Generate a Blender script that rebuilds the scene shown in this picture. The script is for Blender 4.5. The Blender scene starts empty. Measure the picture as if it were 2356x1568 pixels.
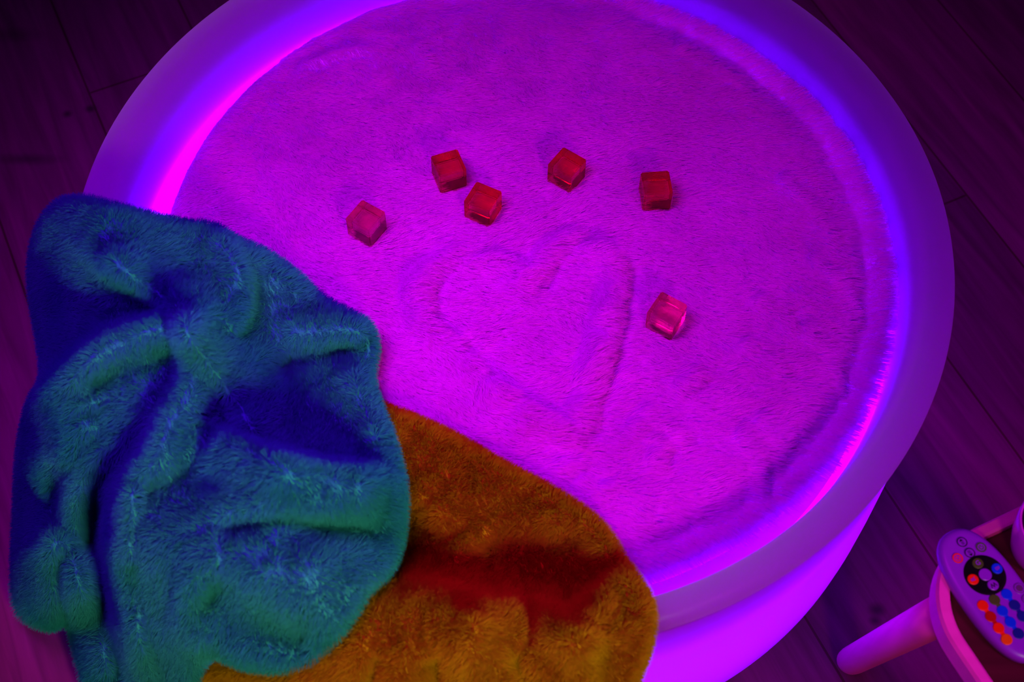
import bpy, bmesh, math, random
import numpy as np
from mathutils import Matrix, Vector

random.seed(7); rng = np.random.default_rng(11)
scn = bpy.context.scene
COL = scn.collection

# ------------------------------------------------------------------ camera
FPX = 3200.0; CAM = np.array([.0005, -.7472, 1.3251]); PITCH = math.radians(58.9433); ROLL = math.radians(.844)
_F = np.array([0, math.cos(PITCH), -math.sin(PITCH)]); _X = np.array([1., 0, 0]); _U = np.cross(_X, _F)
CX = _X*math.cos(ROLL) + _U*math.sin(ROLL); CU = -_X*math.sin(ROLL) + _U*math.cos(ROLL)
cd = bpy.data.cameras.new('camera'); cam = bpy.data.objects.new('camera', cd); COL.objects.link(cam)
cd.sensor_width = 36; cd.lens = FPX/2356*36; cd.clip_start = .02; cd.clip_end = 30
M = np.eye(4); M[:3, 0] = CX; M[:3, 1] = CU; M[:3, 2] = -_F; M[:3, 3] = CAM
cam.matrix_world = Matrix(M.tolist()); scn.camera = cam
cd.dof.use_dof = True; cd.dof.focus_distance = 1.33; cd.dof.aperture_fstop = 7.0

# ------------------------------------------------------------------ world, lights, exposure
w = bpy.data.worlds.new('room_dark'); scn.world = w; w.use_nodes = True
w.node_tree.nodes['Background'].inputs[0].default_value = (.30, .10, .42, 1)
w.node_tree.nodes['Background'].inputs[1].default_value = .03
def area(name, loc, aim, size, col, power, spread=180):
    l = bpy.data.lights.new(name, 'AREA'); l.shape = 'DISK'; l.size = size; l.color = col; l.energy = power
    l.spread = math.radians(spread)
    o = bpy.data.objects.new(name, l); COL.objects.link(o); o.location = loc
    o.rotation_euler = (Vector(aim)-Vector(loc)).to_track_quat('-Z', 'Y').to_euler(); return o
area('added_magenta_fill', (-.29, -.20, 1.09), (-.13, -.13, .25), .44, (.68, 0, 1), 2.3, 80)  # added fill above the tub that brightens the fur, not a known lamp
area('added_side_fill', (1.05, -1.15, 1.25), (.50, -.30, 0), .35, (.85, 0, .95), 1.1, 50)  # second added fill, lifts the floor and stool at the near right
area('warm_room_lamp', (.40, -1.30, 1.03), (-.20, -.22, .30), .22, (1, .95, .42), 1.75, 56)
v = scn.view_settings
v.view_transform = 'Standard'; v.look = 'None'; v.gamma = 1; v.use_curve_mapping = False; v.exposure = 0.0

# ------------------------------------------------------------------ helpers
def at(px, py, z):
    d = _F + CX*((px-1178)/FPX) - CU*((py-784)/FPX)
    return CAM + d*((z-CAM[2])/d[2])
def at_arr(px, py, z):
    d = _F[None] + CX[None]*((px-1178)/FPX)[:, None] - CU[None]*((py-784)/FPX)[:, None]
    return CAM[None] + d*((z-CAM[2])/d[:, 2])[:, None]

def tag(o, label, cat, group=None, kind=None):
    if label: o['label'] = label
    if cat: o['category'] = cat
    if group: o['group'] = group
    if kind: o['kind'] = kind
    return o
def thing(name, label, cat, loc=(0, 0, 0), rz=0, group=None):
    o = bpy.data.objects.new(name, None); COL.objects.link(o); o.location = loc; o.rotation_euler = (0, 0, rz)
    o.empty_display_size = .03
    return tag(o, label, cat, group)
def obj(name, me, mat, parent=None, smooth=True):
    if isinstance(me, bmesh.types.BMesh):
        b = me; me = bpy.data.meshes.new(name); bmesh.ops.recalc_face_normals(b, faces=b.faces); b.to_mesh(me); b.free()
    me.name = name
    o = bpy.data.objects.new(name, me); COL.objects.link(o)
    if mat: me.materials.append(mat)
    if smooth: me.polygons.foreach_set('use_smooth', [True]*len(me.polygons))
    if parent: o.parent = parent
    return o
def mesh_np(V, F):
    me = bpy.data.meshes.new('m'); me.from_pydata(V.tolist(), [], F); me.update(); return me
def lathe(profile, seg=160, closed=False, ctr=(0, 0)):
    b = bmesh.new(); rings = []
    for r, z in profile:
        rings.append([b.verts.new((ctr[0]+r*math.cos(2*math.pi*k/seg), ctr[1]+r*math.sin(2*math.pi*k/seg), z)) for k in range(seg)] if r > 1e-6 else [b.verts.new((ctr[0], ctr[1], z))])
    n = len(rings)
    for i in range(n if closed else n-1):
        A, B = rings[i], rings[(i+1) % n]
        for k in range(seg):
            k2 = (k+1) % seg
            if len(A) == 1 and len(B) == 1: continue
            if len(A) == 1: b.faces.new((A[0], B[k], B[k2]))
            elif len(B) == 1: b.faces.new((A[k], A[k2], B[0]))
            else: b.faces.new((A[k], A[k2], B[k2], B[k]))
    return b
def smoothpoly(pts, n=24, closed=True):
    """Catmull-Rom through points"""
    P = np.array(pts, float); out = []; m = len(P)
    rngi = range(m) if closed else range(m-1)
    for i in rngi:
        g = (lambda k: P[k % m]) if closed else (lambda k: P[min(max(k, 0), m-1)])
        p0, p1, p2, p3 = g(i-1), g(i), g(i+1), g(i+2)
        for t in np.arange(n)/n:
            out.append(.5*((2*p1)+(-p0+p2)*t+(2*p0-5*p1+4*p2-p3)*t*t+(-p0+3*p1-3*p2+p3)*t**3))
    if not closed: out.append(P[-1])
    return np.array(out)
_tab = rng.random((256, 256))
def vnoise(x, y, s):
    x = np.asarray(x)/s+37.3; y = np.asarray(y)/s+91.7
    xi = np.floor(x).astype(int); yi = np.floor(y).astype(int); fx = x-xi; fy = y-yi
    fx = fx*fx*(3-2*fx); fy = fy*fy*(3-2*fy)
    a = _tab[xi % 256, yi % 256]; b = _tab[(xi+1) % 256, yi % 256]; c = _tab[xi % 256, (yi+1) % 256]; d = _tab[(xi+1) % 256, (yi+1) % 256]
    return (a*(1-fx)+b*fx)*(1-fy)+(c*(1-fx)+d*fx)*fy - .5
def poly_dist(px, py, path, signed=False):
    """distance to an open polyline (arrays); signed > 0 on the right hand side (image coordinates, y down: left of travel)"""
    best = np.full(px.shape, 1e9); sg = np.ones(px.shape); tt = np.zeros(px.shape)
    n = len(path)-1
    for i in range(n):
        a = path[i]; d = path[i+1]-a; L = d@d+1e-12
        t = np.clip(((px-a[0])*d[0]+(py-a[1])*d[1])/L, 0, 1)
        qx = px-a[0]-t*d[0]; qy = py-a[1]-t*d[1]; r = np.hypot(qx, qy)
        m = r < best; best[m] = r[m]
        sg[m] = np.sign(d[0]*qy-d[1]*qx)[m]; tt[m] = ((i+t)/n)[m]
    return (best, sg, tt) if signed else best
def inside(px, py, poly):
    r = np.zeros(px.shape, bool); n = len(poly)
    for i in range(n):
        x1, y1 = poly[i]; x2, y2 = poly[(i+1) % n]
        if y1 == y2: continue
        c = ((y1 > py) != (y2 > py)) & (px < (x2-x1)*(py-y1)/(y2-y1)+x1)
        r ^= c
    return r

# ------------------------------------------------------------------ materials
def mat(name, col, rough=.5, spec=.5, **kw):
    m = bpy.data.materials.new(name); m.use_nodes = True; p = m.node_tree.nodes['Principled BSDF']
    p.inputs['Base Color'].default_value = (*col, 1); p.inputs['Roughness'].default_value = rough
    p.inputs['Specular IOR Level'].default_value = spec
    for k, x in kw.items(): p.inputs[k].default_value = x
    return m
def noise_col(m, c1, c2, scale=8, detail=4, stretch=(1, 1, 1), rotz=0, bump=0.0):
    nt = m.node_tree; p = nt.nodes['Principled BSDF']
    tc = nt.nodes.new('ShaderNodeTexCoord'); mp = nt.nodes.new('ShaderNodeMapping'); n = nt.nodes.new('ShaderNodeTexNoise'); r = nt.nodes.new('ShaderNodeValToRGB')
    mp.inputs['Rotation'].default_value = (0, 0, rotz); mp.inputs['Scale'].default_value = stretch
    n.inputs['Scale'].default_value = scale; n.inputs['Detail'].default_value = detail
    r.color_ramp.elements[0].position = .35; r.color_ramp.elements[1].position = .65
    r.color_ramp.elements[0].color = (*c1, 1); r.color_ramp.elements[1].color = (*c2, 1)
    L = nt.links.new; L(tc.outputs['Object'], mp.inputs[0]); L(mp.outputs[0], n.inputs['Vector']); L(n.outputs[0], r.inputs[0]); L(r.outputs[0], p.inputs['Base Color'])
    if bump:
        b = nt.nodes.new('ShaderNodeBump'); b.inputs['Strength'].default_value = bump; b.inputs['Distance'].default_value = .002
        L(n.outputs[0], b.inputs['Height']); L(b.outputs[0], p.inputs['Normal'])
    return m

def fur_mat(name, c1, c2, spec=.2, rough=.6, trans=.25, scale=9):
    m = bpy.data.materials.new(name); m.use_nodes = True; nt = m.node_tree; N = nt.nodes; L = nt.links.new
    p = N['Principled BSDF']; out = N['Material Output']
    tc = N.new('ShaderNodeTexCoord'); n = N.new('ShaderNodeTexNoise'); r = N.new('ShaderNodeValToRGB')
    n.inputs['Scale'].default_value = scale; n.inputs['Detail'].default_value = 3
    r.color_ramp.elements[0].position = .35; r.color_ramp.elements[1].position = .65
    r.color_ramp.elements[0].color = (*c1, 1); r.color_ramp.elements[1].color = (*c2, 1)
    L(tc.outputs['Object'], n.inputs['Vector']); L(n.outputs[0], r.inputs[0]); L(r.outputs[0], p.inputs['Base Color'])
    p.inputs['Roughness'].default_value = rough; p.inputs['Specular IOR Level'].default_value = spec
    t = N.new('ShaderNodeBsdfTranslucent'); L(r.outputs[0], t.inputs[0])
    mx = N.new('ShaderNodeMixShader'); mx.inputs[0].default_value = trans
    L(p.outputs[0], mx.inputs[1]); L(t.outputs[0], mx.inputs[2]); L(mx.outputs[0], out.inputs[0])
    return m
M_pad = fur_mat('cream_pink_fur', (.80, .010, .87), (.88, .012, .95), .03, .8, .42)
M_teal = fur_mat('teal_fur', (.014, .25, .30), (.030, .31, .38), .04, .8, .3)
M_orange = fur_mat('orange_fur', (.46, .20, .003), (.54, .28, .006), .04, .8, .3)

# frosted plastic: a thin wall that lets the light strip inside shine through, an added ring keeps it off the rolled lip
def shell_mat(name, tr):
    m = bpy.data.materials.new(name); m.use_nodes = True; nt = m.node_tree; N = nt.nodes; L = nt.links.new
    p = N['Principled BSDF']; out = N['Material Output']
    p.inputs['Base Color'].default_value = (.28, .005, .56, 1); p.inputs['Roughness'].default_value = .3; p.inputs['Specular IOR Level'].default_value = .22
    t = N.new('ShaderNodeBsdfTranslucent'); t.inputs[0].default_value = (.82, .5, .95, 1)
    mx = N.new('ShaderNodeMixShader'); mx.inputs[0].default_value = tr
    L(p.outputs[0], mx.inputs[1]); L(t.outputs[0], mx.inputs[2]); L(mx.outputs[0], out.inputs[0])
    return m
def strip_mat(st):
    m = bpy.data.materials.new('light_strip'); m.use_nodes = True; nt = m.node_tree
    p = nt.nodes['Principled BSDF']; p.inputs['Emission Color'].default_value = (.28, 0, 1, 1); p.inputs['Emission Strength'].default_value = st
    return m

# ------------------------------------------------------------------ floor
def floor_mat():
    m = bpy.data.materials.new('oak_planks'); m.use_nodes = True; nt = m.node_tree; N = nt.nodes; L = nt.links.new; p = N['Principled BSDF']
    tc = N.new('ShaderNodeTexCoord'); mp = N.new('ShaderNodeMapping'); mp.inputs['Rotation'].default_value = (0, 0, math.radians(64.0))
    L(tc.outputs['Object'], mp.inputs[0])
    br = N.new('ShaderNodeTexBrick'); br.offset = .37; br.inputs['Scale'].default_value = 1
    br.inputs['Brick Width'].default_value = 1.6; br.inputs['Row Height'].default_value = .15; br.inputs['Mortar Size'].default_value = .0016
    br.inputs['Mortar Smooth'].default_value = .4
    br.inputs['Color1'].default_value = (.150, .006, .092, 1); br.inputs['Color2'].default_value = (.195, .008, .115, 1); br.inputs['Mortar'].default_value = (.075, .002, .03, 1)
    L(mp.outputs[0], br.inputs['Vector'])
    mp2 = N.new('ShaderNodeMapping'); mp2.inputs['Scale'].default_value = (1.2, 14, 1); L(mp.outputs[0], mp2.inputs[0])
    n = N.new('ShaderNodeTexNoise'); n.inputs['Scale'].default_value = 5; n.inputs['Detail'].default_value = 6; n.inputs['Distortion'].default_value = .6; L(mp2.outputs[0], n.inputs['Vector'])
    r = N.new('ShaderNodeValToRGB'); r.color_ramp.elements[0].position = .3; r.color_ramp.elements[0].color = (.62, .6, .62, 1); r.color_ramp.elements[1].position = .7; r.color_ramp.elements[1].color = (1.15, 1.1, 1.15, 1)
    L(n.outputs[0], r.inputs[0])
    mu = N.new('ShaderNodeMix'); mu.data_type = 'RGBA'; mu.blend_type = 'MULTIPLY'; mu.inputs[0].default_value = 1
    L(br.outputs[0], mu.inputs[6]); L(r.outputs[0], mu.inputs[7]); cur = mu.outputs[2]
    # knots and a dark grain streak in the boards
    for (px, py, sx, sy, am) in ((155, 262, .005, .005, .8), (208, 250, .006, .005, .8), (60, 366, .034, .007, .6), (2018, 1402, .007, .006, .8), (2013, 1427, .005, .004, .7), (30, 80, .03, .01, .4)):
        c = at(px, py, 0)
        m3 = N.new('ShaderNodeMapping'); m3.inputs['Location'].default_value = (-c[0]/sx, -c[1]/sy, 0); m3.inputs['Scale'].default_value = (1/sx, 1/sy, 0)
        L(tc.outputs['Object'], m3.inputs[0])
        ln = N.new('ShaderNodeVectorMath'); ln.operation = 'LENGTH'; L(m3.outputs[0], ln.inputs[0])
        mr = N.new('ShaderNodeMapRange'); mr.inputs[1].default_value = .3; mr.inputs[2].default_value = 1.6; mr.inputs[3].default_value = am; mr.inputs[4].default_value = 0
        L(ln.outputs['Value'], mr.inputs[0])
        k = N.new('ShaderNodeMix'); k.data_type = 'RGBA'; L(mr.outputs[0], k.inputs[0]); L(cur, k.inputs[6]); k.inputs[7].default_value = (.02, .001, .016, 1); cur = k.outputs[2]
    L(cur, p.inputs['Base Color']); p.inputs['Roughness'].default_value = .6; p.inputs['Specular IOR Level'].default_value = .2
    bp = N.new('ShaderNodeBump'); bp.inputs['Strength'].default_value = .25; bp.inputs['Distance'].default_value = .002; L(n.outputs[0], bp.inputs['Height']); L(bp.outputs[0], p.inputs['Normal'])
    return m
b = bmesh.new(); bmesh.ops.create_cube(b, size=1); bmesh.ops.scale(b, vec=(5, 5, .03), verts=b.verts); bmesh.ops.translate(b, vec=(0, 0, -.015), verts=b.verts)
fl = obj('floor', b, floor_mat(), smooth=False); tag(fl, 'dark wooden plank floor around the glowing round seat', None, kind='structure')

# ------------------------------------------------------------------ glowing round tub
ZR = .30
tub = thing('glowing_tub', 'large round glowing violet plastic tub seat filled with pale fur cushion', 'light-up seat')
prof = []
# outside wall from the floor up, rolled lip, inner wall down, basin bottom
prof = [(.300, .003), (.385, .004), (.394, .010), (.3975, .022), (.3985, .05), (.3985, .10), (.3975, .16), (.3960, .22), (.3945, .255), (.3940, .268), (.3950, .2725)]
obj('outer_wall', lathe(prof, 220), shell_mat('frosted_plastic_wall', .26), tub)
prof = [(.3950, .2725)]
cr = .0135; cxr = .3865; czr = ZR-cr
for k in range(0, 13):
    a = math.radians(-35+k*15.5)
    prof.append((cxr+cr*math.cos(a), czr+cr*math.sin(a)))
prof += [(.3700, .2800), (.3672, .268), (.3650, .255), (.3630, .240), (.3610, .222), (.359, .20), (.356, .185), (.350, .175)]
obj('rim', lathe(prof, 220), shell_mat('frosted_plastic_rim', .68), tub)
obj('basin_floor', lathe([(.352, .178), (.20, .176), (0, .176)], 96), mat('basin_plastic', (.7, .5, .7)), tub)
obj('lip_light_blocker', lathe([(.3725, .260), (.3925, .260), (.3925, .2625), (.3725, .2625)], 160, closed=True), mat('dark_ring', (.1, .1, .1)), tub)  # unseen opaque ring added to block the inner light under the lip
obj('light_band', lathe([(.375, .03), (.378, .03), (.378, .205), (.375, .205)], 64, closed=True), strip_mat(6.6), tub)
obj('light_strip', lathe([(.3700+.003*math.cos(2*math.pi*k/8), .212+.003*math.sin(2*math.pi*k/8)) for k in range(8)], 64, closed=True), strip_mat(20), tub)

# ------------------------------------------------------------------ fur cushion
PCX, PCY, PR = .012, .013, .347
heart = smoothpoly([(1205, 668), (1160, 622), (1090, 598), (1010, 612), (962, 660), (950, 705), (975, 755), (1040, 812), (1110, 880), (1180, 940), (1240, 975), (1308, 1004), (1335, 930), (1358, 860), (1378, 780), (1396, 700), (1404, 640), (1372, 588), (1310, 570), (1258, 590), (1226, 626)], 4)
heartW = np.array([at(x, y, .25)[:2] for x, y in np.vstack([heart, heart[:1]])])
tufts = [[(1455, 985), (1490, 1000), (1512, 1030), (1500, 1062)], [(1480, 955), (1525, 975), (1560, 1000)], [(1285, 1080), (1320, 1075), (1345, 1100)], [(1710, 800), (1750, 815), (1790, 850)],
         [(1740, 700), (1790, 720), (1810, 750)], [(1750, 970), (1790, 990)], [(1380, 1120), (1420, 1130), (1470, 1150)], [(1700, 1010), (1735, 1060), (1745, 1110)], [(1590, 870), (1560, 890)],
         [(1870, 600), (1920, 640), (1960, 700)], [(1850, 760), (1900, 800), (1930, 870)], [(1560, 120), (1640, 150), (1700, 190)], [(960, 110), (980, 140)], [(700, 150), (760, 130), (830, 120)], [(1800, 420), (1860, 470), (1900, 540)]]
tuftW = [np.array([at(x, y, .25)[:2] for x, y in t]) for t in tufts]
def pad_h(x, y):
    r = np.hypot(x-PCX, y-PCY); th = np.arctan2(y-PCY, x-PCX)
    z = .246 + .004*(1-(r/PR)**2)
    z = z + .0030*vnoise(x, y, .045) + .0022*vnoise(x+3, y-2, .018)
    # rolled edge, deeper dip before it on the right hand side
    rightness = .5+.5*np.cos(th-math.radians(-5))
    z = z - .019*rightness*np.exp(-((r-.318)/.017)**2)*(1+.6*vnoise(x, y, .05))
    e = np.clip((r-(PR-.022))/.022, 0, 1); z = z - .020*(1-np.sqrt(np.clip(1-e*e, 0, 1)))
    # heart drawn in the fur: a raised ridge and a groove on its right
    d, sg, tt = poly_dist(x, y, heartW, True)
    near = d < .06
    amp = 1+.9*vnoise(x*1.0, y*1.0, .02)
    dx = vnoise(x, y, .03)*.006
    z = z + np.where(near, amp*(.0150*np.exp(-((d+dx)/.0115)**2)), 0)
    dg = poly_dist(x-.016, y-.003, heartW)
    z = z - np.where(dg < .04, .0090*amp*np.exp(-(dg/.006)**2), 0)
    for t in tuftW:
        dt = poly_dist(x, y, t); dt2 = poly_dist(x-.010, y+.004, t)
        z = z + .0075*np.exp(-(dt/.008)**2) - .005*np.exp(-(dt2/.005)**2)
    return z
nr, na = 130, 420
rr = PR*np.sqrt(np.linspace(0, 1, nr+1)[1:])
RR, TT = np.meshgrid(rr, np.arange(na)*2*math.pi/na, indexing='ij')
X = PCX+RR.ravel()*np.cos(TT.ravel()); Y = PCY+RR.ravel()*np.sin(TT.ravel())
Z = pad_h(X, Y)
V = np.vstack([[[PCX, PCY, pad_h(np.array([PCX]), np.array([PCY]))[0]]], np.c_[X, Y, Z]])
F = [(0, 1+k, 1+(k+1) % na) for k in range(na)]
for i in range(nr-1):
    o = 1+i*na
    F += [(o+k, o+na+k, o+na+(k+1) % na, o+(k+1) % na) for k in range(na)]
# cushion side and underside
o = 1+(nr-1)*na; base = len(V)
for rads, zz in ((PR-.001, .215), (PR-.008, .190), (.25, .182)):
    t = np.arange(na)*2*math.pi/na; V = np.vstack([V, np.c_[PCX+rads*np.cos(t), PCY+rads*np.sin(t), np.full(na, zz)]])
    n0 = len(V)-na
    F += [(o+k, n0+k, n0+(k+1) % na, o+(k+1) % na) for k in range(na)]; o = n0
F.append(tuple(o+k for k in range(na)))
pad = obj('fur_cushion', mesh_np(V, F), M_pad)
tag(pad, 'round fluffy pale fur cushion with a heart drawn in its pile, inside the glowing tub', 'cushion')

def hair(name, roots, dirs, normals, length, rad, mtl, parent, npt=5, droop=.0, curl=None):
    """hair curves: start along normals, bend towards dirs"""
    n = len(roots); pos = np.empty((n, npt, 3))
    length = np.asarray(length).reshape(-1, 1)
    p = roots.copy(); pos[:, 0] = p - normals*.0008
    for k in range(1, npt):
        f = (k-.5)/(npt-1)
        d = normals*(1-f)+dirs*f*1.0 + dirs*.35
        d /= np.linalg.norm(d, axis=1)[:, None]
        if curl is not None: d = d+curl*f*.5
        p = p+d*length/(npt-1); pos[:, k] = p
    cu = bpy.data.hair_curves.new(name); cu.add_curves([npt]*n)
    cu.attributes['position'].data.foreach_set('vector', pos.reshape(-1).astype(np.float32))
    ra = cu.attributes.get('radius') or cu.attributes.new('radius', 'FLOAT', 'POINT')
    R = np.tile(rad*np.array([1, .95, .85, .6, .2])[:npt] if npt == 5 else rad*np.linspace(1, .2, npt), n)
    ra.data.foreach_set('value', R.astype(np.float32))
    cu.materials.append(mtl)
    ob = bpy.data.objects.new(name, cu); COL.objects.link(ob); ob.parent = parent; ob['kind'] = 'stuff'
    return ob
# fur on the cushion
n = 300000
r = PR*np.sqrt(rng.random(n))*.998; th = (rng.random(n)*2-1)*math.pi
x = PCX+r*np.cos(th); y = PCY+r*np.sin(th); z = pad_h(x, y); e = 2e-4
nx = -(pad_h(x+e, y)-z)/e; ny = -(pad_h(x, y+e)-z)/e
nn = np.c_[nx, ny, np.ones(n)]; nn[:, :2] = np.clip(nn[:, :2], -1.6, 1.6); nn /= np.linalg.norm(nn, axis=1)[:, None]
cl = .0022
cx_ = np.round(x/cl)*cl; cy_ = np.round(y/cl)*cl
ang = math.radians(-18)+ vnoise(x, y, .09)*1.1 + vnoise(x, y, .022)*.9 + vnoise(x, y, .004)*.6 - .35*np.clip((y-.05)/.2, 0, 1) + rng.normal(0, .16, n)
edge = np.clip((r-.30)/.05, 0, 1)*(.5+.5*np.cos(th))
ang = ang*(1-edge)+th*edge
lift = .10+.25*np.abs(vnoise(x, y, .012)) + rng.random(n)*.08
dh, sgn, _t = poly_dist(x, y, heartW, True)
lift = lift+.28*(.5+vnoise(x, y, .02))*np.exp(-(dh/.01)**2)
dirs = np.c_[np.cos(ang), np.sin(ang), lift]; dirs /= np.linalg.norm(dirs, axis=1)[:, None]
length = .0115*(1+.5*vnoise(x, y, .01))*(.75+.4*rng.random(n))
for cx0, cy0 in ((-.1378, .0195), (-.0627, .0829), (-.0289, .0435), (.0507, .0858), (.1355, .0629), (.1397, -.0775)):   # pressed flat under the cubes
    u_ = np.hypot(x-cx0, y-cy0) < .0165
    dirs[u_, 2] = .02; nn[u_, :2] *= .3; nn[u_, 2] = .10; length[u_] *= .6; z[u_] = np.minimum(z[u_], .2495)
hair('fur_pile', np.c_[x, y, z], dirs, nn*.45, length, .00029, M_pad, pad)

# ------------------------------------------------------------------ throws
def rbf(cp, px, py, reg=1e-3):
    c = np.array(cp, float); s = 400.
    A = c[:, :2]/s; n = len(c)
    def K(r2): return .5*r2*np.log(r2+1e-12)
    D = ((A[:, None]-A[None])**2).sum(2)
    Mx = np.zeros((n+3, n+3)); Mx[:n, :n] = K(D)+reg*np.eye(n); Mx[:n, n] = 1; Mx[:n, n+1:] = A; Mx[n:, :n] = Mx[:n, n:].T
    wv = np.linalg.solve(Mx, np.r_[c[:, 2], 0, 0, 0])
    out = np.full(px.shape, wv[n])+wv[n+1]*px/s+wv[n+2]*py/s
    for i in range(n): out += wv[i]*K((px/s-A[i, 0])**2+(py/s-A[i, 1])**2)
    return out
def build_throw(name, label, cat, outline, cps, ridges, mtl, edge_px, edge_drop, nh, hlen, step=6, seedoff=0, hrad=.00028):
    poly = smoothpoly(outline, 6)
    x0, y0 = poly.min(0)-step; x1, y1 = poly.max(0)+step
    gx = np.arange(x0, x1+step, step); gy = np.arange(y0, y1+step, step)
    GX, GY = np.meshgrid(gx, gy); px = GX.ravel(); py = GY.ravel()
    ins = inside(px, py, poly); closed = np.vstack([poly, poly[:1]])
    dist = poly_dist(px, py, closed)
    sh = GX.shape; I = ins.reshape(sh)
    # cells with at least one inside corner are kept; their outside corners are moved onto the outline
    cell = I[:-1, :-1] | I[1:, :-1] | I[:-1, 1:] | I[1:, 1:]
    used = np.zeros(sh, bool)
    used[:-1, :-1] |= cell; used[1:, :-1] |= cell; used[:-1, 1:] |= cell; used[1:, 1:] |= cell
    out = used.ravel() & ~ins
    for i in np.where(out)[0]:
        d = closed[1:]-closed[:-1]; q = np.array([px[i], py[i]])-closed[:-1]
        t = np.clip((q*d).sum(1)/((d*d).sum(1)+1e-9), 0, 1); pr = closed[:-1]+d*t[:, None]
        k = np.argmin(((pr-[px[i], py[i]])**2).sum(1)); px[i], py[i] = pr[k]; dist[i] = 0
    hz = rbf(cps, px, py)
    for rg in ridges:
        path = smoothpoly(rg['p'], 5, closed=False)
        d, sg, tt = poly_dist(px, py, path, True)
        wd = np.where(sg > 0, rg['w'][0], rg['w'][1])
        taper = np.interp(tt, [0, .12, .88, 1], [rg.get('s', .3), 1, 1, rg.get('e', .3)])
        hz = hz + rg['a']*taper*(1+.7*vnoise(px, py+7, 75))*np.exp(-((d+(9 if wd.min() > 20 else 3)*vnoise(px+9, py, 45))/wd)**2)
    hz = hz + .009*vnoise(px+seedoff, py, 120)+.0065*vnoise(px+seedoff, py, 62)+.0030*vnoise(px, py+seedoff, 28)
    e = np.clip(1-dist/edge_px, 0, 1); hz = hz-edge_drop*(1-np.sqrt(np.clip(1-e*e, 0, 1)))
    hz = np.where(hz < .05, .015+.035*np.exp((np.minimum(hz, .05)-.05)/.035), hz)   # settles onto the floor
    idx = -np.ones(len(px), int); ui = np.where(used.ravel())[0]; idx[ui] = np.arange(len(ui))
    V = at_arr(px[ui], py[ui], hz[ui])
    W = sh[1]; F = []
    for r_, c_ in zip(*np.where(cell)):
        a = r_*W+c_; F.append((idx[a], idx[a+W], idx[a+W+1], idx[a+1]))
    me = mesh_np(V, [tuple(int(q) for q in f) for f in F])
    root = obj(name, me, mtl); tag(root, label, cat)
    nv = len(me.vertices); co = np.empty(nv*3); me.vertices.foreach_get('co', co); co = co.reshape(-1, 3)
    vn = np.empty(nv*3); me.vertices.foreach_get('normal', vn); vn = vn.reshape(-1, 3)
    FA = np.array([f for f in F]); T = np.vstack([FA[:, [0, 1, 2]], FA[:, [0, 2, 3]]])
    ar = np.linalg.norm(np.cross(co[T[:, 1]]-co[T[:, 0]], co[T[:, 2]]-co[T[:, 0]]), axis=1)
    pick = rng.choice(len(T), nh, p=ar/ar.sum()); u = rng.random(nh); v_ = rng.random(nh); f = u+v_ > 1; u[f] = 1-u[f]; v_[f] = 1-v_[f]
    A, B, C = T[pick].T; bw = np.c_[1-u-v_, u, v_]
    P = co[A]*bw[:, :1]+co[B]*bw[:, 1:2]+co[C]*bw[:, 2:]
    Nn = vn[A]*bw[:, :1]+vn[B]*bw[:, 1:2]+vn[C]*bw[:, 2:]; Nn /= np.linalg.norm(Nn, axis=1)[:, None]+1e-9
    s = P[:, 0]*.7+P[:, 2]*.9; t_ = P[:, 1]+P[:, 2]*.5
    cl = .003
    a1 = -1.2+vnoise(s+seedoff, t_, .08)*2.2+vnoise(P[:, 0], P[:, 1], .007)*1.6
    lean = np.c_[np.cos(a1), np.sin(a1), -.15*np.ones(nh)]; lean -= Nn*(lean*Nn).sum(1)[:, None]
    dirs = Nn*.9+lean*.45+rng.normal(0, .2, (nh, 3)); dirs /= np.linalg.norm(dirs, axis=1)[:, None]
    hair('fur_pile', P, dirs, Nn, hlen*(.7+.5*rng.random(nh)), hrad, mtl, root, npt=4)
    sm = root.modifiers.new('thickness', 'SOLIDIFY'); sm.thickness = .006; sm.offset = -1
    return root

teal_out = [(182, 460), (260, 478), (340, 498), (420, 516), (490, 524), (540, 553), (610, 584), (680, 634), (740, 690), (800, 722), (845, 748), (860, 800), (850, 870), (866, 930), (893, 1000), (915, 1080), (924, 1160), (915, 1250), (885, 1320),
            (846, 1352), (815, 1410), (778, 1470), (720, 1520), (640, 1536), (560, 1524), (490, 1500), (455, 1540), (430, 1590), (340, 1600), (318, 1556), (300, 1572), (270, 1610), (205, 1600), (190, 1540), (172, 1470), (158, 1422), (120, 1440), (70, 1425), (38, 1390),
            (38, 1280), (42, 1150), (52, 1020), (72, 930), (104, 868), (98, 790), (80, 690), (76, 610), (92, 530), (130, 475)]
tcp = [(200, 490, .362), (330, 530, .358), (460, 560, .340), (330, 640, .338), (200, 590, .345), (105, 580, .275), (95, 760, .22), (210, 730, .330), (400, 715, .335), (560, 700, .315), (700, 700, .30), (820, 790, .300), (700, 850, .30), (600, 900, .305), (760, 960, .31), (860, 1000, .31),
       (500, 900, .32), (440, 800, .335), (250, 880, .330), (150, 900, .315), (330, 960, .335), (260, 1000, .32), (100, 930, .25), (50, 1000, .10), (46, 1200, .06), (48, 1370, .045), (135, 1050, .28), (142, 1250, .23), (145, 1390, .15),
       (215, 1080, .27), (185, 1250, .15), (195, 1420, .08), (235, 1560, .05), (275, 1250, .27), (300, 1450, .20), (350, 1000, .32), (340, 1200, .32), (370, 1400, .25), (400, 1570, .15),
       (500, 1100, .34), (650, 1100, .365), (860, 1130, .345), (650, 1180, .375), (800, 1250, .36), (600, 1280, .37), (465, 1310, .35), (700, 1420, .35), (560, 1480, .29), (880, 1250, .33)]
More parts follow.
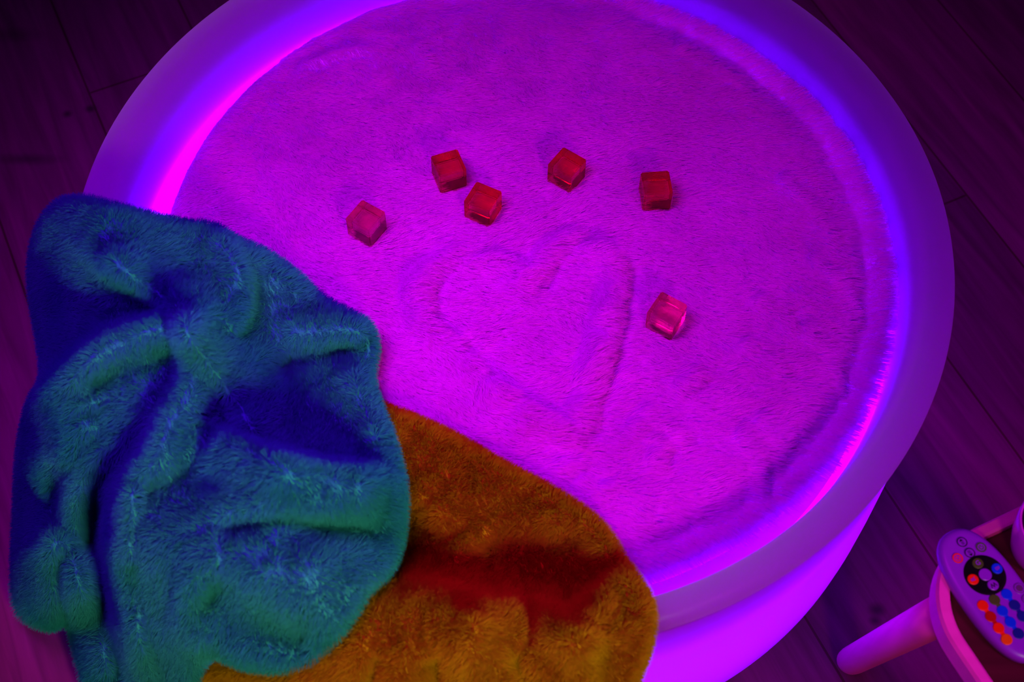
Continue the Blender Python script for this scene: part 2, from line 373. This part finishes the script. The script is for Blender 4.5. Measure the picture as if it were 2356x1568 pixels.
tr = [dict(p=[(500, 530), (535, 590), (560, 660), (555, 720), (520, 770)], a=.026, w=(50, 12)),
      dict(p=[(190, 560), (270, 615), (340, 665), (400, 705), (440, 770), (505, 860), (560, 940), (592, 1005)], a=.030, w=(24, 85)),
      dict(p=[(410, 720), (440, 790), (440, 880), (405, 960), (360, 1040), (310, 1120)], a=.040, w=(30, 62), e=.6),
      dict(p=[(395, 742), (330, 760), (240, 800), (160, 860), (100, 915)], a=.036, w=(24, 46)),
      
      dict(p=[(250, 1020), (185, 1110), (165, 1250), (195, 1420), (225, 1540)], a=.026, w=(26, 34), e=1),
      dict(p=[(320, 1100), (290, 1200), (290, 1330), (310, 1450), (340, 1560)], a=.030, w=(40, 22), e=1),
      dict(p=[(500, 1000), (560, 1030), (650, 1062), (760, 1085), (880, 1095)], a=.040, w=(80, 14)),
      dict(p=[(620, 860), (700, 830), (780, 805), (850, 795)], a=-.022, w=(40, 28)),
      dict(p=[(490, 1222), (600, 1196), (720, 1190), (850, 1200)], a=-.020, w=(50, 18)),
      dict(p=[(640, 1270), (740, 1245), (860, 1220)], a=-.012, w=(45, 40)),
      dict(p=[(440, 1310), (430, 1370), (426, 1440), (470, 1490)], a=.020, w=(18, 34)),
      dict(p=[(470, 1330), (560, 1400), (660, 1460), (720, 1480)], a=-.028, w=(55, 45)),
      dict(p=[(210, 930), (230, 1000), (160, 1100)], a=-.014, w=(40, 40)),
      dict(p=[(660, 760), (760, 760), (840, 770)], a=.012, w=(25, 25)),
      dict(p=[(800, 860), (840, 930), (870, 1020)], a=.012, w=(40, 25)),
      dict(p=[(120, 700), (220, 705), (360, 725)], a=-.008, w=(40, 25)),
      dict(p=[(220, 1130), (238, 1280), (262, 1420), (285, 1540)], a=-.050, w=(28, 28), e=1),
      dict(p=[(130, 1000), (145, 1180), (148, 1400)], a=-.030, w=(22, 22), e=1)]
build_throw('teal_throw', 'crumpled teal blue fur throw draped over the left side of the tub', 'throw', teal_out, tcp, tr, M_teal, 34, .030, 260000, .0075, hrad=.00023)

or_out = [(840, 930), (900, 944), (960, 966), (1050, 1008), (1150, 1066), (1250, 1118), (1335, 1170), (1392, 1222), (1432, 1290), (1470, 1342), (1492, 1385), (1497, 1440), (1484, 1500), (1462, 1560), (1440, 1640), (1200, 1660), (900, 1640), (700, 1600), (560, 1568), (450, 1552), (480, 1505), (560, 1490), (690, 1480), (760, 1400), (800, 1330), (830, 1250), (840, 1150), (830, 1040)]
ocp = [(900, 980, .272), (1050, 1050, .274), (1200, 1130, .275), (1350, 1220, .28), (850, 1100, .268), (1000, 1150, .276), (1150, 1220, .268), (1300, 1300, .266), (950, 1300, .270), (1100, 1330, .268), (1250, 1380, .280),
       (1460, 1400, .315), (1400, 1350, .295), (1420, 1500, .315), (1300, 1480, .325), (1100, 1440, .325), (950, 1400, .312), (850, 1400, .312), (820, 1250, .268), (800, 1500, .315), (600, 1540, .24), (480, 1530, .17), (700, 1580, .26), (1000, 1560, .30), (1200, 1560, .31), (1450, 1600, .29), (1000, 1640, .27), (1400, 1650, .27)]
orr = [dict(p=[(1000, 1160), (940, 1180), (890, 1190)], a=-.006, w=(12, 20)),
       dict(p=[(930, 1350), (1050, 1375), (1150, 1400), (1230, 1400), (1310, 1440), (1360, 1390), (1440, 1320)], a=.016, w=(60, 20)),
       dict(p=[(1130, 1210), (1080, 1260), (1010, 1300)], a=.004, w=(30, 14)),
       dict(p=[(1200, 1370), (1225, 1440), (1215, 1500)], a=-.012, w=(16, 24)),
       dict(p=[(1170, 1505), (1200, 1560), (1230, 1640)], a=-.024, w=(20, 26)),
       dict(p=[(880, 1500), (860, 1560), (840, 1640)], a=-.020, w=(24, 24)),
       dict(p=[(1000, 1500), (1010, 1560), (990, 1640)], a=-.020, w=(34, 20)),
       dict(p=[(1100, 1420), (1080, 1500), (1100, 1600)], a=.010, w=(34, 34)),
       dict(p=[(1430, 1390), (1400, 1440), (1370, 1460)], a=-.006, w=(14, 20)),
       dict(p=[(1350, 1450), (1340, 1520), (1350, 1600)], a=.010, w=(40, 30))]
build_throw('orange_throw', 'burnt orange fur throw draped over the near edge of the tub beside the teal throw', 'throw', or_out, ocp, orr, M_orange, 26, .016, 190000, .0066, hrad=.00022, seedoff=13)

# ------------------------------------------------------------------ acrylic cubes
def glass(name, tint):
    m = bpy.data.materials.new(name); m.use_nodes = True; nt = m.node_tree; N = nt.nodes; L = nt.links.new
    N.remove(N['Principled BSDF']); g = N.new('ShaderNodeBsdfGlass'); g.inputs['Color'].default_value = (*tint, 1); g.inputs['Roughness'].default_value = 0; g.inputs['IOR'].default_value = 1.49
    t = N.new('ShaderNodeBsdfTransparent'); t.inputs[0].default_value = (*tint, 1); x = N.new('ShaderNodeMixShader'); x.inputs[0].default_value = .1
    L(g.outputs[0], x.inputs[1]); L(t.outputs[0], x.inputs[2]); L(x.outputs[0], N['Material Output'].inputs[0]); return m
G_red = glass('red_acrylic', (1, .10, .45)); G_pink = glass('pink_acrylic', (1, .12, .70))
S = .0270
def cube_mesh():
    b = bmesh.new(); bmesh.ops.create_cube(b, size=S); bmesh.ops.bevel(b, geom=list(b.edges), offset=.0011, segments=2, affect='EDGES')
    bmesh.ops.translate(b, vec=(0, 0, S/2), verts=b.verts); return b
cubes = [(-.1378, .0195, -32, G_pink, 0, 'pinkish clear acrylic cube on the fur, nearest the teal throw'),
         (-.0627, .0829, 21, G_red, 0, 'red clear acrylic cube, the farther one of the close pair above the heart'),
         (-.0289, .0435, -26, G_red, 0, 'red clear acrylic cube, nearer the heart of the close pair of cubes'),
         (.0507, .0858, -35, G_red, 0, 'red clear acrylic cube standing alone above the right lobe of the heart'),
         (.1355, .0629, 5.8, G_red, 0, 'dark red clear acrylic cube set almost square to the view, right of the back row'),
         (.1397, -.0775, -32, G_pink, 3, 'pinkish clear acrylic cube standing alone to the right of the heart')]
for i, (x_, y_, a_, g_, tl, lb) in enumerate(cubes):
    c = obj('acrylic_cube', cube_mesh(), g_, smooth=False)
    for p_ in c.data.polygons: p_.use_smooth = False
    c.location = (x_*.9957, -.7472+.9957*(y_+.7472), .2525); c.rotation_euler = (math.radians(tl), 0, math.radians(a_))
    tag(c, lb, 'cube', 'small red acrylic cubes scattered on the fur')

# ------------------------------------------------------------------ stool
ZS = .300
M_wood = noise_col(mat('pale_pink_wood', (.8, .05, .6), .5), (.80, .02, .46), (.92, .03, .56), 6, 5, (1, 9, 1), .5, .05)
M_top = noise_col(mat('reddish_brown_wood', (.3, .02, .12), .8, .1), (.055, .002, .012), (.08, .003, .018), 6, 5, (1, 12, 1), 1.1, .05)
C0 = at(2067, 1294, ZS); e1 = at(2349, 1161, ZS)-C0; e2 = at(2251, 1568, ZS)-C0
e1 /= np.linalg.norm(e1); e2 /= np.linalg.norm(e2)
def stool_outline(inset=0.0, n=18):
    """rounded three-cornered seat"""
    L_ = .34
    P = [C0, C0+e1*L_, C0+e2*L_]
    cen = sum(P)/3; out = []
    for i in range(3):
        p = P[i]; a = P[i-1]-p; c = P[(i+1) % 3]-p; a /= np.linalg.norm(a); c /= np.linalg.norm(c)
        half = math.acos(np.clip(a@c, -1, 1))/2; R = .074
        bis = a+c; bis /= np.linalg.norm(bis); ctr = p+bis*R/math.sin(half)
        s = ctr+(a*(R/math.tan(half))+p-ctr); s0 = p+a*R/math.tan(half)-ctr; s1 = p+c*R/math.tan(half)-ctr
        A0 = math.atan2(s0[1], s0[0]); A1 = math.atan2(s1[1], s1[0]); dA = (A1-A0+math.pi) % (2*math.pi)-math.pi
        for k in range(n+1):
            t = A0+dA*k/n; out.append((ctr[0]+(R-inset)*math.cos(t), ctr[1]+(R-inset)*math.sin(t)))
    # bulge the straight sides a little
    return np.array(out), cen
def stack(profile, cap_top=True, cap_bot=True):
    b = bmesh.new(); rings = []
    for ins_, z in profile:
        o_, _ = stool_outline(ins_); rings.append([b.verts.new((q[0]-SC[0], q[1]-SC[1], z)) for q in o_])
    for A, B in zip(rings, rings[1:]):
        for k in range(len(A)): b.faces.new((A[k], A[(k+1) % len(A)], B[(k+1) % len(A)], B[k]))
    if cap_bot: b.faces.new(rings[0])
    if cap_top: b.faces.new(rings[-1])
    return b
_, SC = stool_outline(); 
stool = thing('wooden_stool', 'small three-cornered pale wooden stool with thick round legs, holding the remote control', 'stool', (SC[0], SC[1], 0))
obj('seat_rim', stack([(.010, ZS-.024), (.002, ZS-.024), (0, ZS-.022), (0, ZS-.003), (.002, ZS), (.0085, ZS), (.0105, ZS-.001), (.0115, ZS-.006)], False, False), M_wood, stool, smooth=False)
obj('seat', stack([(.004, ZS-.022), (.004, ZS-.006), (.011, ZS-.006)]), M_top, stool, smooth=False)
def leg(x0, y0, x1, y1):
    b = bmesh.new(); seg = 28; rings = []
    p0 = Vector((x0, y0, ZS-.023)); p1 = Vector((x1, y1, .0))
    d = (p1-p0); Ln = d.length
    for t, r_ in ((0, .0165), (.2, .0163), (.5, .0155), (.8, .0146), (.93, .0142), (.965, .0134), (.985, .0115), (1.0, .0085)):
        c = p0+d*t; rings.append([b.verts.new((c.x+r_*math.cos(2*math.pi*k/seg)-SC[0], c.y+r_*math.sin(2*math.pi*k/seg)-SC[1], c.z)) for k in range(seg)])
    for A, B in zip(rings, rings[1:]):
        for k in range(seg): b.faces.new((A[k], A[(k+1) % seg], B[(k+1) % seg], B[k]))
    b.faces.new(rings[0]); b.faces.new(rings[-1]); return b
foot = at(1950, 1524, .0); lt = at(2190, 1398, ZS-.02)
P_ = [C0, C0+e1*.34, C0+e2*.34]
d0 = SC-lt; splay = np.linalg.norm((foot-lt)[:2]); inn = np.linalg.norm((SC-lt)[:2])
obj('leg', leg(lt[0], lt[1], foot[0], foot[1]), M_wood, stool)
for k in (1, 2):
    a_ = 2*math.pi*k/3; R2 = lambda q: (SC[0]+(q[0]-SC[0])*math.cos(a_)-(q[1]-SC[1])*math.sin(a_), SC[1]+(q[0]-SC[0])*math.sin(a_)+(q[1]-SC[1])*math.cos(a_))
    obj('leg', leg(*R2(lt), *R2(foot)), M_wood, stool)

# ------------------------------------------------------------------ remote control
ZT = ZS+.0105      # its face
Ou = at(2316, 1470, ZT)-at(2261, 1392, ZT); ang_r = math.atan2(Ou[1], Ou[0])   # local +x runs from the head to the tail
ctr = at(2284, 1376, ZT)
rem = thing('remote_control', 'white remote control with coloured buttons lying on the wooden stool', 'remote control', (ctr[0], ctr[1], ZS-.006), ang_r)
def loc(px, py):
    q = at(px, py, ZT)-ctr; return (q[0]*math.cos(-ang_r)-q[1]*math.sin(-ang_r), q[0]*math.sin(-ang_r)+q[1]*math.cos(-ang_r))
print('REMOTE local', [(n_, tuple(round(t*1000, 1) for t in loc(*q))) for n_, q in dict(head=(2205, 1216), left=(2167, 1258), l2=(2190, 1325), l3=(2228, 1398), l4=(2290, 1483), tail=(2340, 1503), r1=(2265, 1225), r2=(2300, 1262), r3=(2356, 1335), c1=(2261, 1392), c2=(2288, 1379), c3=(2316, 1366), c4=(2345, 1353), dial=(2266, 1322)).items()])
zt = ZT-(ZS-.006)
M_rw = mat('white_plastic', (.27, .01, .56), .35); M_bk = mat('black_plastic', (.004, .001, .004), .4, .2)
def cmat(n_, c): return mat(n_, c, .45, .3)
C_red, C_dred, C_or, C_blue, C_navy, C_olive, C_gray = cmat('red_rubber', (.9, .012, .0)), cmat('dark_red_rubber', (.45, .0, .0)), cmat('orange_rubber', (.85, .10, .0)), cmat('blue_rubber', (.0, .04, .75)), cmat('navy_rubber', (.005, .012, .22)), cmat('olive_rubber', (.06, .10, .01)), cmat('grey_rubber', (.12, .03, .14))
HX0, HX1, HW = -.0615, .0535, .0262
yc = .0052
def rem_outline(ins_, n=72):
    L2 = (HX1-HX0)/2-ins_; cx0 = (HX1+HX0)/2; W2 = HW-ins_; out = []
    for k in range(n):
        t = 2*math.pi*k/n; c, s = math.cos(t), math.sin(t)
        out.append((cx0+L2*math.copysign(abs(c)**(2/2.5), c), yc+W2*math.copysign(abs(s)**(2/2.5), s)))
    return out
b = bmesh.new(); rings = []
for ins_, z in ((.008, 0), (.003, .001), (.0006, .005), (0, .009), (.0003, .0125), (.0015, zt-.0018), (.004, zt-.0003), (.007, zt)):
    rings.append([b.verts.new((q[0], q[1], z)) for q in rem_outline(ins_)])
for A, B in zip(rings, rings[1:]):
    for k in range(len(A)): b.faces.new((A[k], A[(k+1) % len(A)], B[(k+1) % len(A)], B[k]))
b.faces.new(rings[0]); b.faces.new(rings[-1])
obj('body', b, M_rw, rem)
def disc(x_, y_, r_, h, seg=32, z0=None):
    b = bmesh.new(); z0 = zt-.0006 if z0 is None else z0; rings = []
    for rr_, zz in ((r_, z0), (r_, z0+h*.7), (r_*.9, z0+h)):
        rings.append([b.verts.new((x_+rr_*math.cos(2*math.pi*k/seg), y_+rr_*math.sin(2*math.pi*k/seg), zz)) for k in range(seg)])
    for A, B in zip(rings, rings[1:]):
        for k in range(seg): b.faces.new((A[k], A[(k+1) % seg], B[(k+1) % seg], B[k]))
    b.faces.new(rings[0]); b.faces.new(rings[-1]); return b
def ringm(b, x_, y_, r0, r1, z, h, a0=0, a1=2*math.pi, seg=32):
    full = abs(a1-a0-2*math.pi) < 1e-6; n_ = seg if full else seg+1; R_ = []
    for k in range(n_):
        t = a0+(a1-a0)*k/seg; c, s = math.cos(t), math.sin(t)
        R_.append([b.verts.new((x_+rr*c, y_+rr*s, zz)) for rr, zz in ((r0, z), (r1, z), (r1, z+h), (r0, z+h))])
    for k in range(n_ if full else n_-1):
        A, B = R_[k], R_[(k+1) % n_]
        for j in range(4): b.faces.new((A[j], A[(j+1) % 4], B[(j+1) % 4], B[j]))
    return b
def slab(b, pts, z, h):
    A = [b.verts.new((p[0], p[1], z)) for p in pts]; B = [b.verts.new((p[0], p[1], z+h)) for p in pts]
    b.faces.new(A); b.faces.new(B)
    for k in range(len(A)): b.faces.new((A[k], A[(k+1) % len(A)], B[(k+1) % len(A)], B[k]))
def letter(ch, x_, y_, size, z, mtl, parent, rot):
    cu = bpy.data.curves.new('t', 'FONT'); cu.body = ch; cu.size = size; cu.align_x = 'CENTER'; cu.align_y = 'CENTER'; cu.extrude = .0001; cu.offset = size*.02
    to = bpy.data.objects.new('t', cu); COL.objects.link(to); bpy.context.view_layer.update()
    me = bpy.data.meshes.new_from_object(to.evaluated_get(bpy.context.evaluated_depsgraph_get())); bpy.data.objects.remove(to)
    me.transform(Matrix.Translation((x_, y_, z)) @ Matrix.Rotation(rot, 4, 'Z'))
    return obj('letter', me, mtl, parent, smooth=False)
dx_, dy_ = loc(2266, 1322)
RD = .0165
dial = obj('colour_dial', disc(dx_, dy_, RD, .0011, 64), M_bk, rem, smooth=False); dial['label'] = 'black round dial'
zb = zt+.0003
obj('button', disc(dx_, dy_, .0050, .0012, z0=zb), M_rw, rem, smooth=False)
for ch, px_, py_, mm, ml in (('G', 2249, 1296, C_olive, M_rw), ('B', 2293, 1308, C_blue, M_rw), ('W', 2284, 1346, M_rw, M_bk), ('R', 2238, 1333, C_red, M_rw)):
    x_, y_ = loc(px_, py_); bt = obj('button', disc(x_, y_, .0043, .0012, z0=zb), mm, rem, smooth=False)
    letter(ch, x_, y_, .0052, zb+.0012, ml, bt, math.atan2(y_-dy_, x_-dx_)+math.radians(-90) if ch != 'x' else 0)
# keys on the head: dimming arrows and on / off
for kind, px_, py_, mm in (('up', 2213, 1247, M_bk), ('down', 2231, 1272, M_bk), ('on', 2257, 1259, C_olive), ('off', 2203, 1284, C_red)):
    x_, y_ = loc(px_, py_)
    bt = obj('button', disc(x_, y_, .0040, .0012), M_rw, rem, smooth=False)
    b = bmesh.new(); z1 = zt+.0006
    ringm(b, x_, y_, .0034 if kind in ('up', 'down') else .0030, .0041, z1, .0002)
    if kind in ('on', 'off'):
        ringm(b, x_, y_, .0013, .0020, z1, .0002, math.radians(-150), math.radians(120), 20); slab(b, [(x_-.0002, y_), (x_-.0022, y_-.0004), (x_-.0022, y_+.0004), (x_-.0002, y_+.0006)], z1, .0002)
    else:
        s = -1 if kind == 'up' else 1
        slab(b, [(x_+s*.0028, y_), (x_+s*.0009, y_-.0017), (x_+s*.0009, y_+.0017)], z1, .0002)
        for q in (.0001, -.0008, -.0017): slab(b, [(x_+s*q, y_-.0012), (x_+s*(q-.0003), y_-.0012), (x_+s*(q-.0003), y_+.0012), (x_+s*q, y_+.0012)], z1, .0002)
    obj('symbol', b, mm, bt, smooth=False)
# colour keys in four columns
a0 = np.array(loc(2261, 1392)); ux = (np.array(loc(2316, 1470))-a0)/3; vx = (np.array(loc(2345, 1353))-a0)/3
grid = [[C_red, C_dred, C_red, C_or], [C_olive, C_blue, C_blue, C_navy], [C_blue, C_navy, C_navy, C_navy]]
starts = [(2261, 1392), (2288, 1379), (2316, 1366)]
for ci, colm in enumerate(grid):
    s0 = np.array(loc(*starts[ci]))
    for ri, mm in enumerate(colm):
        q = s0+ux*ri
        bt = obj('button', disc(q[0], q[1], .0044, .0013), mm, rem, smooth=False)
        if ri < 3:
            b = bmesh.new(); m_ = q+ux*.5; du = ux/np.linalg.norm(ux)*.0022; dv = np.array([-du[1], du[0]])*.8
            slab(b, [m_-du-dv, m_+du-dv, m_+du+dv, m_-du+dv], zt-.0003, .0007)
            obj('link_mark', b, mm, bt, smooth=False)
s0 = np.array(loc(2345, 1353))
for ri in range(4):
    q = s0+ux*ri; bt = obj('button', disc(q[0], q[1], .0044, .0012), M_rw, rem, smooth=False)
    obj('symbol', disc(q[0], q[1], .0027, .0003, z0=zt+.0006), C_gray, bt, smooth=False)
    b = bmesh.new(); ringm(b, q[0], q[1], .0037, .0042, zt+.0005, .0002); obj('ring_mark', b, C_gray, bt, smooth=False)

# ------------------------------------------------------------------ cup at the right edge of the frame
mc = at(2445, 1210, .345)
cup = thing('ceramic_cup', 'white ceramic cup on the stool behind the remote, cut by the frame edge', 'cup', (mc[0], mc[1], ZS-.006))
obj('body', lathe([(0, 0), (.020, 0), (.023, .002), (.026, .008), (.0300, .024), (.0325, .042), (.0330, .052), (.0322, .0535), (.0310, .052), (.0302, .042), (.027, .022), (.020, .006), (0, .005)], 72), mat('white_ceramic', (.8, .03, .85), .15), cup)
obj('coffee', lathe([(0, .040), (.0299, .040), (.0299, .0395), (0, .0395)], 64), mat('black_coffee', (.006, .001, .006), .05), cup)
